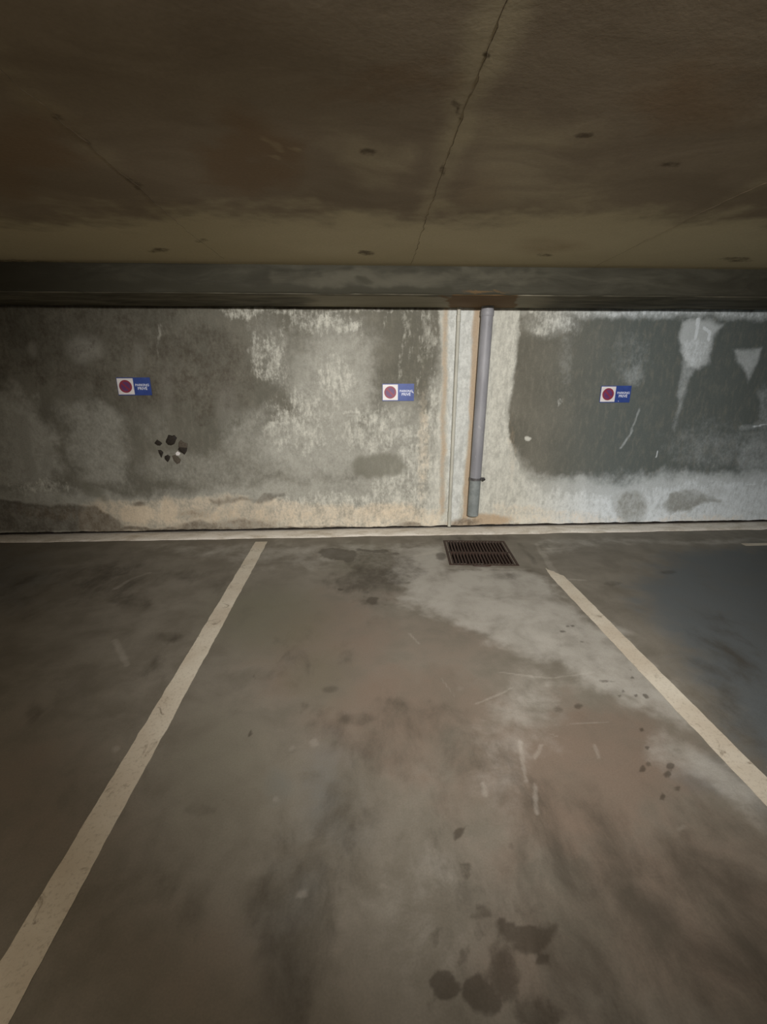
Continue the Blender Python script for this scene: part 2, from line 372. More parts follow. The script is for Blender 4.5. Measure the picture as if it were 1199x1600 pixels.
    Dk.line([(0, 780), (40, 790), (90, 793)], .02, .8, .7, .04); Dk.line([(334, 781), (370, 783), (400, 780), (438, 775)], .03, .62, .9, .09)
    Dk.blob(312, 822, 40, 8, .7, .5, 0, .04); Dk.blob(380, 820, 70, 10, .62, .6, 0, .05); Dk.blob(220, 788, 14, 5, .7); Dk.blob(300, 805, 30, 8, .4)
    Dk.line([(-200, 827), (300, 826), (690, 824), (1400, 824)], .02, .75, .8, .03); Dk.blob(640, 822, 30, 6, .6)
    Dk.blob(665, 520, 14, 26, .35); Dk.blob(672, 700, 14, 12, .35); Dk.blob(730, 816, 26, 8, .6, .6); Dk.blob(810, 821, 50, 6, .55)
    # rust
    R.line([(697, 480), (694, 640), (690, 800)], .030, .72, .9, .025); R.line([(746, 480), (739, 640), (727, 808)], .036, .95, .7, .02)
    R.blob(765, 812, 36, 10, .95, .5, 0, .04); R.blob(738, 818, 46, 9, .8, .6, 0, .04); R.blob(760, 484, 30, 5, .6); R.blob(800, 700, 8, 60, .35)
    R.blob(90, 800, 90, 16, .45, .7); R.blob(400, 805, 160, 14, .35, .7)
    # cooler paint to the right
    C.f = np.maximum(C.f, sstep(1.45, 2.6, u)*.95)
    C.poly([(700, 480), (745, 480), (735, 640), (715, 830), (700, 830)], .35, .02, .0)
    z = np.zeros_like(u)
    return {'stain_and_light_a': np.stack([W.f, Dk.f, R.f, C.f], -1), 'stain_b': np.stack([B.f, L.f, G.f, z], -1)}

ZT = on_wall(600, 480)[1]                 # soffit height
YB = on_floor(600, 460, ZT)[1]            # beam face distance
ZC = on_wall(600, 415, YB)[1]             # ceiling height
wus = axis_(-7, 7.5, -3.9, 4.5, .0125)
wvs = np.concatenate([[.034], np.arange(.046, ZT+.02, .0125)])
def wall_fn(U, V):
    b = (fbm(U*1.3+9, V*1.3, 3)-.5)*.02+(fbm(U*7, V*7, 3)-.5)*.006
    foot = np.exp(-np.maximum(V-.02, 0)/.05)
    V2 = V+np.where(V < .036, (fbm(U*9, U*0+3.3, 4)-.5)*.022, 0)
    return U, D+b*(1-foot*.7)-foot*.012, V2
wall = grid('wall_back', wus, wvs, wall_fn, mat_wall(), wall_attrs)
tag(wall, 'stained grey-green painted end wall with white bloom and pale strip behind the pipes', kind='structure')
me = wall.data
dark = mat_simple('dark_joint_core', lin(26, 22, 18), lin(48, 42, 34), 30, .95)  # dark-coloured core seen through the joint at the wall foot
bm = bmesh.new(); add_box(bm, -7, 7.5, D+.02, D+.3, -.1, ZC+.1)
bm_obj('wall_core', bm, dark, wall)

# ------------------------------------------------------------------ ceiling and beam
def on_ceil(x, y): return on_floor(x, y, ZC)
SEAMS = [[(820, -60), (790, 10), (762, 92), (738, 150), (716, 206), (700, 250), (690, 275), (668, 335), (643, 413)],
         [(-60, 60), (10, 117), (90, 185), (215, 290), (300, 366), (350, 404)],
         [(1290, 240), (1199, 285), (1100, 330), (1060, 350), (930, 416)]]
def ceil_attrs(u, v):
    mk = lambda: Field(u, v, on_ceil)
    L = mk(); Dk = mk(); Br = mk()
    for k, sm in enumerate(SEAMS): L.line(sm, .07, (.5, .3, .35)[k], .8, .03)
    Dk.line(SEAMS[1][2:4], .012, .45, .8, .02)
    L.poly([(-300, 370), (250, 330), (420, 330), (640, 345), (900, 335), (1400, 350), (1400, 430), (-300, 430)], 1.0, .35, .3)  # ceiling colour lightened towards the wall, standing in for bounce light
    L.poly([(500, 190), (650, 230), (640, 300), (540, 300)], .4, .1, .1); L.poly([(740, 120), (860, 160), (960, 200), (960, 330), (700, 340)], .35, .15, .15)
    for x, y in ((412, 222), (432, 230), (436, 238), (433, 250), (462, 238)): L.blob(x, y, 9, 3, .9, .5, 10, .02)
    Br.blob(390, 260, 80, 50, .7, .6, 0, .2); Br.blob(450, 280, 30, 25, .5); Br.blob(640, 150, 150, 20, .5, .7, 0, .2); Br.blob(1080, 150, 120, 60, .5, .7, 0, .2)
    Br.blob(20, 250, 100, 60, .6, .7, 0, .2); Br.blob(740, 300, 60, 30, .35, .7); Br.blob(850, 385, 60, 14, .4, .7)
    for x, y, rx, ry, k in ((576, 242, 14, 8, .62), (571, 395, 15, 5, .62), (248, 390, 17, 6, .6), (1052, 258, 22, 5, .55), (914, 214, 18, 6, .55),
                            (1150, 406, 34, 5, .5), (90, 184, 16, 6, .5), (218, 288, 12, 8, .5), (895, 30, 8, 4, .5), (315, 375, 14, 5, .45), (850, 398, 16, 4, .5),
                            (762, 92, 7, 5, .8), (716, 180, 6, 20, .6), (692, 268, 6, 14, .65)):
        Dk.blob(x, y, rx, ry, k, .6, 0, .03)
    Dk.poly([(-300, 400), (60, 405), (200, 413), (-300, 413)], .5, .08, .08)
    return {'stain_and_light_a': np.stack([L.f, Dk.f, Br.f, L.f*0], -1)}
mc = mat_ceiling()
ceil = grid('ceiling', axis_(-7, 7.5, -3.6, 4.4, .02), axis_(-5, D, .8, YB, .02), lambda U, V: (U, V, ZC+(fbm(U*.8, V*.8, 2)-.5)*.02*sstep(YB, YB-.5, V)), mc, ceil_attrs)
tag(ceil, 'low brown-grey board-marked concrete ceiling', kind='structure')
# rough joints left by the formwork boards
for k, sm in enumerate(SEAMS[:1]+SEAMS[1:]):
    pts = [Vector(on_ceil(*p)) for p in sm]; ln = sum((b-a).length for a, b in zip(pts, pts[1:])); n = int(ln/.02)
    bm = bmesh.new(); L = []; acc = 0; a = 0
    rings = []
    for i in range(n+1):
        t = i/n*ln; q = 0
        for p0, p1 in zip(pts, pts[1:]):
            s_ = (p1-p0).length
            if q+s_ >= t or p1 is pts[-1]: break
            q += s_
        c = p0.lerp(p1, min(1, (t-q)/s_)); nn = fbm(np.array([i*.31+k*50.]), np.array([k*7.+1]), 3)[0]
        nb = fbm(np.array([i*.09+k*20.]), np.array([k*3.+5]), 3)[0]
        c = c+Vector(((nn-.5)*.02, 0)); wd = (.0002+.0045*max(0, nn*.5+nb*.8-.55))*(1, .6, .35)[k]
        zz = ZC+(fbm(np.array([c.x*.8]), np.array([c.y*.8]), 2)[0]-.5)*.02*float(sstep(YB, YB-.5, c.y))
        rings.append([(c.x-wd, c.y, zz+.003), (c.x-wd*.5, c.y, zz-.0012), (c.x+wd*.5, c.y, zz-.0012), (c.x+wd, c.y, zz+.003)])
    add_loft(bm, rings)
    bm_obj('seam', bm, mat_simple('seam_dirt', lin(84, 72, 56), lin(108, 95, 76), 30, .9), ceil)

def on_soffit(x, y): return on_floor(x, y, ZT)
def beam_attrs(u, v):
    # v: 0..hf is the face (top to bottom), beyond it the soffit
    hf = ZC-ZT
    face = v <= hf+1e-6
    fz = Field(u, np.where(face, v, 9.), lambda x, y: (on_wall(x, y, YB)[0], ZC-on_wall(x, y, YB)[1]))
    sf = Field(u, np.where(face, -9., YB+(v-hf)), on_soffit)
    out = []
    fz.line([(430, 432), (600, 438), (830, 432)], .06, .6, .9, .08); fz.blob(560, 438, 60, 8, .55); fz.blob(830, 436, 40, 8, .5)
    fz.line([(-200, 430), (1400, 432)], .1, .25, .9, .1)
    Lf = np.where(face, fz.f, sf.f); fz.f = fz.f*0; sf.f = sf.f*0
    fz.line([(-300, 446), (100, 444), (280, 448), (420, 456), (700, 458)], .035, .75, .8, .04); fz.line([(700, 462), (1300, 464)], .02, .55, .8, .03)
    fz.poly([(-400, 405), (40, 410), (90, 425), (260, 440), (-400, 470)], .55, .06, .06); fz.blob(570, 440, 14, 6, .6); fz.line([(0, 411), (200, 413)], .02, .6, .8, .04)
    sf.poly([(-900, 440), (250, 440), (500, 446), (500, 500), (-900, 500)], .6, .2, .1); sf.line([(-300, 449), (700, 461)], .12, .6, .7, .05); sf.poly([(840, 450), (1500, 450), (1500, 500), (840, 500)], .62, .2, .06)
    sf.blob(755, 468, 50, 10, .6, .6)
    Df = np.where(face, fz.f, sf.f); fz.f = fz.f*0; sf.f = sf.f*0
    sf.poly([(712, 458), (800, 456), (808, 470), (806, 486), (708, 486), (700, 470)], 1.2, .04, .05); sf.line([(690, 462), (704, 468), (712, 480)], .03, .6, .6)
    fz.blob(755, 458, 40, 3, .5, .6)
    Bf = np.where(face, fz.f, sf.f)
    return {'stain_and_light_a': np.stack([Lf, Df, Bf, np.where(face, 0., 1.)], -1)}
hf = ZC-ZT
bv = np.concatenate([np.linspace(-.02, hf-.012, 18), [hf-.006, hf, hf+.006], np.linspace(hf+.012, hf+(D-YB)+.03, 50)])
def beam_fn(U, V):
    n = (fbm(U*2.5, V*4, 3)-.5)*.012; e = (fbm(U*8, U*0+2, 3)-.5)*.008
    onf = V <= hf+1e-6
    Y = np.where(onf, YB+n, YB+(V-hf)); Z = np.where(onf, ZC-V, ZT+n*.6)
    c = np.exp(-((V-hf)/.008)**2); return U, Y+c*(.006+e), Z+c*(.004+e)
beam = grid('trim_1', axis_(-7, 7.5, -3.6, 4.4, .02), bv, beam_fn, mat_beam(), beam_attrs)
tag(beam, 'long concrete beam dropping below the ceiling above the end wall, rust patch over the pipes', kind='structure')

# ------------------------------------------------------------------ floor
A0, A1, A2, A3 = [np.array(on_floor(*q)) for q in ((691, 846), (789, 844), (705, 884), (809, 883))]
GC = (A0+A1+A2+A3)/4; GW = (np.linalg.norm(A1-A0)+np.linalg.norm(A3-A2))/2; GD = (np.linalg.norm(A2-A0)+np.linalg.norm(A3-A1))/2
GR = math.atan2((A0-A2)[1], (A0-A2)[0])-math.pi/2; GR = (GR+math.atan2((A1-A3)[1], (A1-A3)[0])-math.pi/2)/2
def in_grate(x, y, m):
    dx = x-GC[0]; dy = y-GC[1]; c, s_ = math.cos(-GR), math.sin(-GR)
    a = c*dx-s_*dy; b = s_*dx+c*dy
    return (np.abs(a) < GW/2-m) & (np.abs(b) < GD/2-m)
def floor_attrs(u, v):
    mk = lambda: Field(u, v, on_floor)
    Lt = mk(); Dk = mk(); Br = mk(); Bl = mk(); Dr = mk(); Wt = mk(); Ol = mk()
    Lt.poly([(620, 850), (690, 850), (705, 888), (812, 888), (850, 900), (1000, 1020), (1080, 1120), (1000, 1120), (900, 1060), (780, 1010), (650, 950), (600, 900)], .85, .12, .15)
    Lt.blob(860, 990, 120, 55, .8, .6, 20, .15); Lt.blob(820, 1110, 60, 60, .45, .7, 0, .12); Lt.blob(480, 865, 150, 20, .5, .7, 0, .15); Lt.blob(330, 860, 100, 12, .4, .7)
    Lt.poly([(835, 850), (860, 870), (950, 850), (1199, 850), (1199, 842), (835, 842)], .5, .08, .08)
    Lt.poly([(1040, 1140), (1130, 1190), (1199, 1240), (1199, 1300), (1120, 1230), (1020, 1180)], .65, .08, .08)
    Lt.blob(780, 1190, 50, 90, .4, .8); Lt.blob(660, 1400, 60, 130, .3, .8, 0, .1)
    Br.blob(520, 1000, 130, 130, .7, .7, 0, .2); Br.blob(640, 1100, 170, 110, .8, .7, 0, .2); Br.blob(900, 1200, 200, 150, .9, .6, 0, .2); Br.blob(1050, 1400, 260, 240, .75, .7, 0, .2)
    Br.blob(700, 1000, 120, 80, .5, .8); Br.blob(60, 1250, 140, 200, .45, .8); Br.blob(300, 1500, 300, 120, .35, .8)
    Bl.poly([(1040, 860), (1300, 840), (1500, 1500), (1199, 1230), (1150, 1150), (1060, 1010), (980, 930)], 1.0, .25, .15)
    Bl.blob(450, 1400, 60, 250, .35, .7, 8, .1); Bl.blob(520, 1230, 60, 100, .45, .8); Bl.blob(0, 900, 100, 60, .5, .8); Bl.blob(430, 1230, 30, 40, .4, .8); Bl.blob(1120, 1210, 70, 40, .4)
    Ol.blob(420, 960, 110, 70, .6, .7); Ol.blob(560, 870, 60, 30, .5, .7); Ol.blob(500, 1050, 60, 60, .5, .8); Ol.blob(350, 1200, 120, 200, .4, .8)
    # dark zones
    Dk.blob(160, 905, 75, 32, .6, .6, 0, .15); Dk.blob(205, 935, 40, 16, .6, .6, 0, .1); Dk.blob(20, 920, 90, 40, .4, .7); Dk.blob(330, 900, 90, 20, .4, .7, 0, .15)
    Dk.blob(600, 1140, 130, 60, .5, .6, 0, .2); Dk.blob(480, 1020, 60, 40, .35, .7); Dk.blob(700, 1170, 60, 60, .4, .7); Dk.blob(540, 1260, 110, 140, .4, .7, 0, .2)
    Dk.poly([(380, 1420), (470, 1280), (560, 1200), (580, 1330), (520, 1480), (500, 1650), (360, 1650)], .55, .08, .1)
    Dk.poly([(1080, 950), (1140, 960), (1199, 1060), (1260, 1240), (1150, 1150), (1090, 1060)], .45, .15, .1)
    Dk.poly([(1020, 1320), (1100, 1380), (1199, 1480), (1199, 1650), (1000, 1650), (960, 1450)], .5, .15, .12)
    Dk.poly([(700, 1180), (900, 1240), (1100, 1250), (1300, 1330), (1300, 1700), (820, 1700), (760, 1400)], .72, .35, .15); Dk.blob(980, 1300, 60, 90, .5, .7, -20); Dk.blob(290, 1400, 60, 70, .45, .7); Dk.blob(255, 1410, 14, 40, .35); Dk.blob(310, 1265, 26, 14, .6); Dk.blob(580, 905, 60, 26, .7, .5, 0, .1)  # broad lower-right patch darkens the floor colour in place of light falloff
    Dk.blob(660, 1300, 90, 25, .3, .7); Dk.poly([(-100, 1380), (0, 1300), (60, 1200), (0, 1500), (-100, 1600)], .3, .2, .2)
    Dk.blob(50, 1110, 14, 20, .5, .6, 30); Dk.blob(265, 995, 25, 8, .5); Dk.blob(240, 1050, 20, 40, .35, .7, 20); Dk.blob(560, 1125, 36, 12, .75, .5, 0, .04); Dk.blob(515, 1075, 16, 6, .6); Dk.blob(475, 1103, 8, 10, .5, .5, 30)
    Dk.line([(690, 842), (800, 842)], .08, .5, .8, .05); Dk.line([(812, 850), (838, 882)], .03, .5, .8, .02); Dk.line([(700, 890), (830, 892)], .02, .4, .7, .03); Dk.blob(790, 900, 26, 6, .5)
    Dk.blob(892, 985, 30, 10, .35, .6); Dk.blob(960, 912, 14, 4, .6); Dk.blob(1045, 895, 16, 4, .6); Dk.blob(580, 940, 20, 6, .6); Dk.blob(720, 1130, 60, 50, .35, .7)
    # pale scuffs
    for pts, wd in (([(180, 920), (205, 905), (235, 895)], .02), ([(885, 1133), (953, 1129)], .006), ([(745, 1100), (800, 1075)], .008), ([(812, 1160), (822, 1220)], .010), ([(836, 1225), (838, 1270)], .010), ([(862, 1146), (874, 1152)], .006),
                    ([(780, 1050), (860, 1060), (940, 1050)], .008), ([(880, 905), (915, 907)], .012), ([(834, 1185), (846, 1165)], .01), ([(640, 990), (655, 1005)], .01), ([(690, 1060), (712, 1090)], .008), ([(930, 1165), (936, 1185)], .01), ([(180, 1000), (200, 1040)], .02),
                    ([(1140, 1195), (1199, 1240)], .02), ([(755, 1225), (760, 1245)], .012), ([(838, 850), (862, 890)], .02), ([(848, 862), (870, 898)], .03), ([(700, 888), (830, 889)], .012), ([(850, 858), (880, 856)], .02), ([(650, 868), (682, 862)], .03)):
        Wt.line(pts, wd, .75, .7, .012)
    for x, y in ((455, 1167), (493, 1163), (610, 1370), (428, 1252), (600, 1385), (470, 1390), (870, 1455), (1065, 1295), (175, 1175), (1000, 1100), (860, 1070), (720, 1078)): Wt.blob(x, y, 9, 7, .6, .6)
    Wt.blob(880, 1000, 60, 20, .4, .8); Wt.blob(840, 960, 70, 14, .4, .8); Wt.blob(980, 1060, 60, 12, .4, .8, 30)
    # wet drips
    for x, y, rx, ry, rot, k in ((706, 1517, 18, 27, -20, 1), (762, 1548, 26, 36, -18, 1), (803, 1450, 25, 18, 25, .8), (838, 1466, 24, 26, 0, .85), (864, 1498, 11, 18, -10, .75), (810, 1525, 25, 50, -15, .72), (782, 1485, 12, 18, -15, .6), (850, 1590, 40, 26, 0, .62),
                                 (759, 1418, 16, 17, 0, .55), (749, 1453, 10, 12, 0, .45), (736, 1483, 10, 12, 0, .45), (691, 1456, 11, 11, 0, .5), (724, 1345, 13, 14, 0, .55), (721, 1303, 11, 8, 0, .95), (808, 1402, 10, 10, 0, .42), (752, 1376, 12, 12, 0, .34), (677, 1555, 12, 18, 0, .42), (832, 1415, 12, 10, 0, .4), (798, 1322, 6, 6, 0, .4), (639, 1552, 4, 5, 0, .5),
                                 (905, 1104, 7, 5, 0, .7), (879, 1104, 10, 7, 0, .48), (1004, 1142, 4, 3, 0, .8), (1013, 1170, 4, 3, 0, .8), (1004, 1200, 5, 6, 40, .85), (1014, 1193, 5, 4, 0, .7), (1047, 1196, 6, 5, 30, .95), (1044, 1209, 6, 5, 0, .85), (1036, 1245, 5, 5, 0, .8), (1058, 1230, 5, 4, 0, .7),
                                 (888, 838+140, 3, 2, 0, .7), (896, 978, 3, 2, 0, .8), (880, 987, 5, 2, 0, .7), (967, 1087, 4, 2, 0, .8), (988, 1060, 4, 2, 30, .7), (994, 1088, 4, 2, 0, .8), (1009, 1089, 5, 3, 40, .9), (974, 1079, 3, 3, 0, .7), (955, 1066, 10, 2, 0, .6), (985, 1047, 3, 2, 0, .6), (911, 1003, 4, 2, 0, .5),
                                 (390, 1145, 3, 6, 20, .8), (398, 1058, 2, 5, 0, .6), (349, 1250, 3, 4, 0, .6), (530, 866, 24, 8, 5, 1.0), (515, 862, 12, 6, 0, .9), (545, 872, 14, 5, 0, .9), (580, 862, 30, 2.2, 3, .8), (600, 861, 7, 3, 0, .7), (619, 865, 5, 2, 0, .85), (583, 938, 10, 4, 0, .85), (533, 921, 5, 2, 0, .7), (690, 869, 8, 6, 0, .8)):
        Dr.blob(x, y, rx*1.08, ry*1.08, k, .34 if rx > 8 else .45, rot, .08 if rx > 8 else .015)
    Dr.poly([(520, 862), (600, 862), (650, 870), (670, 895), (640, 915), (600, 915), (560, 905), (540, 885)], .5, .06, .1)
    Dr.blob(555, 905, 20, 20, .4, .5, 0, .04); Dr.blob(590, 940, 45, 10, .38, .5, 0, .03)
    z = np.zeros_like(u)
    return {'stain_and_light_a': np.stack([Lt.f, Dk.f, Br.f, Bl.f], -1), 'stain_b': np.stack([Dr.f, Wt.f, Ol.f, z], -1)}
YK = D-.205                               # front of the kerb strip
floor = grid('floor', axis_(-7, 7.5, -3.9, 4.3, .0115), axis_(-5, D+.05, .55, D-.15, .0115), lambda U, V: (U, V, U*0), mat_floor(), floor_attrs,
             keep=lambda x, y: ~in_grate(x, y, .035))
tag(floor, 'grey-brown concrete parking floor with damp patches and dark wet drips', kind='structure')

# pale mortar strip along the foot of the wall
kr = []
for x in np.arange(-7, 7.5, .03):
    n1 = fbm(np.array([x*3.]), np.array([1.]), 4)[0]-.5; n2 = fbm(np.array([x*6.]), np.array([8.]), 4)[0]-.5
    y = YK+n1*.05+n2*.02; z = .013+n2*.006
    kr.append([(x, y, -.01), (x, y+.004, .003), (x, y+.022, z*.8), (x, y+.06, z), (x, D-.03, z-.001), (x, D+.03, z-.008), (x, D+.03, -.01)])
bm = bmesh.new(); add_loft(bm, kr)
s = N('pale_mortar'); p = s.pos(); n = s.noise(8, p, sc=(.5, 1, 1), det=7, rough=.7, dist=.5); f = s.noise(60, p, det=3)
col = s.mix(s.ss(.3, .6, n), lin(196, 186, 168), lin(236, 230, 218)); col = s.mix(s.math('MULTIPLY', s.ss(.55, .75, f), .4), col, lin(150, 138, 118))
pm = s.out(col, .8, f, .3, .004, .3)
k = bm_obj('trim_2', bm, pm, None, True)
tag(k, 'low pale mortar strip along the foot of the end wall', kind='structure')

# ------------------------------------------------------------------ floor markings
lm = mat_line()
def stripe(x0, x1, y0, y1, label, seed, fade=0, z=.0016):
    bm = bmesh.new(); rings = []; ys = np.arange(y0, y1, .012)
    for i, y in enumerate(ys):
        q = np.array([y*14.]); e = (fbm(q, np.array([seed+0.]), 4)[0]-.5)*.009; g = (fbm(q, np.array([seed+5.]), 4)[0]-.5)*.009
        a, b = x0+e, x1+g
        if fade and i < 6: m = (i+1)/7; c = (a+b)/2+.01*(1-m); a = c+(a-c)*m; b = c+(b-c)*m
        t = (y-(y1-fade))/fade if fade else -1
        if t > 0:
            m = max(.06, 1-t*1.05+(fbm(q*2, np.array([seed+9.]), 3)[0]-.5)*.5); c = a+.02; b = c+(b-c)*m; a = c-.02*m
        rings.append([(a, y, -.001), (a+.0005, y, z), (b-.0005, y, z), (b, y, -.001)])
    add_loft(bm, rings)
    o = bm_obj('parking_line', bm, lm); tag(o, label, 'floor marking', 'painted bay lines on the floor'); return o
xl = (-.977, -.867); xr = (on_floor(866, 896)[0]-.052, on_floor(1172, 1208)[0]+.052)
stripe(xl[0], xl[1], -1.2, on_floor(406, 846)[1], 'long pale bay line on the left, running from bottom left corner to the wall foot', 3)
stripe(1.443, 1.548, -1.2, on_floor(855, 888)[1], 'pale bay line on the right, fading out beside the drain grate', 31, .14)
def on(x, y): return on_floor(x, y)
c0 = on(1162, 851); c1 = on(1240, 851)
bm = bmesh.new(); add_box(bm, c0[0], c1[0], c0[1]-.03, c0[1]+.03, -.001, .0016)
for v in bm.verts: v.co.y += random.uniform(-.006, .006)
o = bm_obj('parking_line', bm, lm); tag(o, 'short thin pale dash at the right edge near the wall foot', 'floor marking', 'painted bay lines on the floor')

# ------------------------------------------------------------------ drain grate
g = empty('drain_grate', (GC[0], GC[1], 0), (0, 0, GR))
tag(g, 'rusty square iron drain grate set in the floor below the pipes', 'drain grate')
iron = mat_simple('rusty_iron', lin(42, 27, 20), lin(66, 45, 35), 40, .6, bs=.5, metal=.0, spec=.35)
pit = mat_simple('drain_pit', lin(22, 16, 12), lin(38, 30, 24), 20, .9)
hx, hy = GW/2, GD/2; fw = .022
bm = bmesh.new()
for (a, b, c, d) in ((-hx, hx, -hy, -hy+fw), (-hx, hx, hy-fw, hy), (-hx, -hx+fw, -hy+fw, hy-fw), (hx-fw, hx, -hy+fw, hy-fw)): add_box(bm, a, b, c, d, -.03, .003, .0015)
bm_obj('frame', bm, iron, g)
bm = bmesh.new(); m = .03
add_box(bm, -hx+m-.012, hx-m+.012, -hy+m-.012, hy-m+.012, -.36, -.34)
for (a, b, c, d) in ((-hx+m-.014, hx-m+.014, -hy+m-.014, -hy+m-.004), (-hx+m-.014, hx-m+.014, hy-m+.004, hy-m+.014), (-hx+m-.014, -hx+m-.004, -hy+m, hy-m), (hx-m+.004, hx-m+.014, -hy+m, hy-m)): add_box(bm, a, b, c, d, -.35, -.012)
bm_obj('pit', bm, pit, g)
bm = bmesh.new(); add_box(bm, -hx+fw, hx-fw, -.011, .011, -.022, .0015, .001); bm_obj('cross_bar', bm, iron, g)
nb = 19; step = (2*hx-2*fw)/nb; bar_me = None
for i in range(nb):
    x = -hx+fw+step*(i+.5)
    for sy in (-1, 1):
        if bar_me is None:
            bm = bmesh.new(); add_box(bm, -.0075, .0075, -(hy-fw-.011)/2, (hy-fw-.011)/2, -.024, .001, .0012)
            o = bm_obj('bar', bm, iron, g); bar_me = o.data
        else:
            o = bpy.data.objects.new('bar', bar_me); COL.objects.link(o); o.parent = g
        o.location = (x, sy*(hy-fw+.011)/2, 0)
bm = bmesh.new(); rr = []
for a in np.linspace(0, math.pi, 11): # lifting ring lying at the near edge
    c = Vector((-.02+.075*math.cos(a), -hy-.004-.02*math.sin(a), .004))
    rr.append([(c.x, c.y+.004*math.cos(t), c.z+.004*math.sin(t)) for t in np.linspace(0, 2*math.pi, 7)[:-1]])
add_loft(bm, rr); bm_obj('lifting_handle', bm, iron, g, True)

# ------------------------------------------------------------------ pipes
def tube(bm, prof, n=28, cap=True):
    """prof: (z, radius)"""
    add_loft(bm, [[(r*math.cos(a), r*math.sin(a), z) for a in np.linspace(0, 2*math.pi, n+1)[:-1]] for z, r in prof], cap=cap)
def mat_pipe():
    s = N('grey_pipe_plastic'); p = s.objpos()
    n = s.noise(7, p, sc=(1, 1, .35), det=6); f = s.noise(45, p, sc=(1, 1, .4), det=5, rough=.75)
    col = s.mix(s.ss(.3, .7, n), lin(130, 130, 134), lin(152, 152, 155))
    col = s.mix(s.math('MULTIPLY', s.ss(.60, .72, f), .5), col, lin(196, 194, 188))
    col = s.mix(s.math('MULTIPLY', s.ss(.62, .75, s.noise(20, p, sc=(1, 1, .3), loc=(5, 2, 1))), .5), col, lin(84, 80, 76))
    return s.out(col, .5, n, .1, .003, .4)
pr = .053; PY = D-.078
tx, tz = on_wall(763, 470, PY); bx_, bz = on_wall(739, 805, PY)
L_ = math.hypot(tx-bx_, ZT+.03-bz); ang = math.atan2(tx-bx_, ZT-bz)
dp = empty('drain_pipe', (bx_, PY, bz), (0, ang, 0))
tag(dp, 'thick grey plastic downpipe on the wall ending just above the floor', 'pipe')
mp_ = mat_pipe(); zj = on_wall(743, 748, PY)[1]-bz
bm = bmesh.new(); tube(bm, [(zj-.01, pr-.004), (zj-.01, pr), (L_, pr)]); bm_obj('pipe', bm, mp_, dp, True)
bm = bmesh.new(); tube(bm, [(.03, pr-.008), (0, pr-.006), (0, pr-.001), (.008, pr), (zj, pr)], cap=True)
low = bm_obj('lower_pipe', bm, mat_simple('greened_pipe', lin(118, 124, 122), lin(142, 148, 146), 12, .55, obj=True), dp, True); low['label'] = 'greenish lower pipe length'
cl = mat_simple('clamp_metal', lin(84, 82, 82), lin(120, 118, 118), 30, .45, metal=.5)
bm = bmesh.new(); tube(bm, [(zj-.012, pr+.001), (zj-.012, pr+.0045), (zj+.012, pr+.0045), (zj+.012, pr+.001)]); clamp = bm_obj('clamp', bm, cl, dp, True)
bm = bmesh.new(); add_box(bm, pr, pr+.034, -.012, -.006, zj-.012, zj+.012, .001); add_box(bm, pr, pr+.034, .006, .012, zj-.012, zj+.012, .001); bm_obj('clamp_ear', bm, cl, clamp)
bm = bmesh.new()
rings = [[(pr+.022+r*math.cos(a), y, zj+r*math.sin(a)) for a in np.linspace(0, 2*math.pi, 13)[:-1]] for y, r in ((-.036, .006), (-.034, .0125), (-.018, .0135), (-.016, .005), (.03, .005))]
add_loft(bm, rings); b_ = bm_obj('bolt', bm, mat_simple('black_bolt', lin(26, 24, 22), lin(40, 36, 32), 30, .5), clamp, True); b_['label'] = 'black bolt head'
bm = bmesh.new(); add_box(bm, -.012, .012, pr-.004, .1, zj-.01, zj+.01, .002); bm_obj('wall_bracket', bm, cl, clamp)
bm = bmesh.new(); tube(bm, [(L_-.11, pr+.001), (L_-.105, pr+.005), (L_-.06, pr+.005), (L_-.055, pr+.001)]); bm_obj('collar', bm, mp_, dp, True)

cr = .0165; CY = D-.03
tx, tz = on_wall(718, 474, CY); bx_, bz = on_wall(702, 822, CY); bz = max(bz, .02)
L2 = math.hypot(tx-bx_, ZT+.02-bz); cp = empty('conduit', (bx_, CY, bz), (0, math.atan2(tx-bx_, ZT-bz), 0))
tag(cp, 'thin pale conduit running down the wall left of the thick downpipe', 'conduit')
cm_ = mat_simple('painted_conduit', lin(168, 168, 156), lin(196, 194, 180), 14, .6, obj=True, sc=(1, 1, .3))
bm = bmesh.new(); tube(bm, [(0, cr-.003), (0, cr), (L2, cr)], 18); bm_obj('tube', bm, cm_, cp, True)
for zc, nm in ((L2-.11, 'coupling'), (.12, 'coupling')):
    bm = bmesh.new(); tube(bm, [(zc-.03, cr), (zc-.028, cr+.0025), (zc+.028, cr+.0025), (zc+.03, cr)], 18); bm_obj(nm, bm, cm_, cp, True)
for zc in (.55, 1.15, 1.7):
    bm = bmesh.new(); tube(bm, [(zc-.008, cr), (zc-.008, cr+.002), (zc+.008, cr+.002), (zc+.008, cr)], 18); add_box(bm, -.006, .006, cr, .036, zc-.006, zc+.006)
    bm_obj('clip', bm, cm_, cp, True)

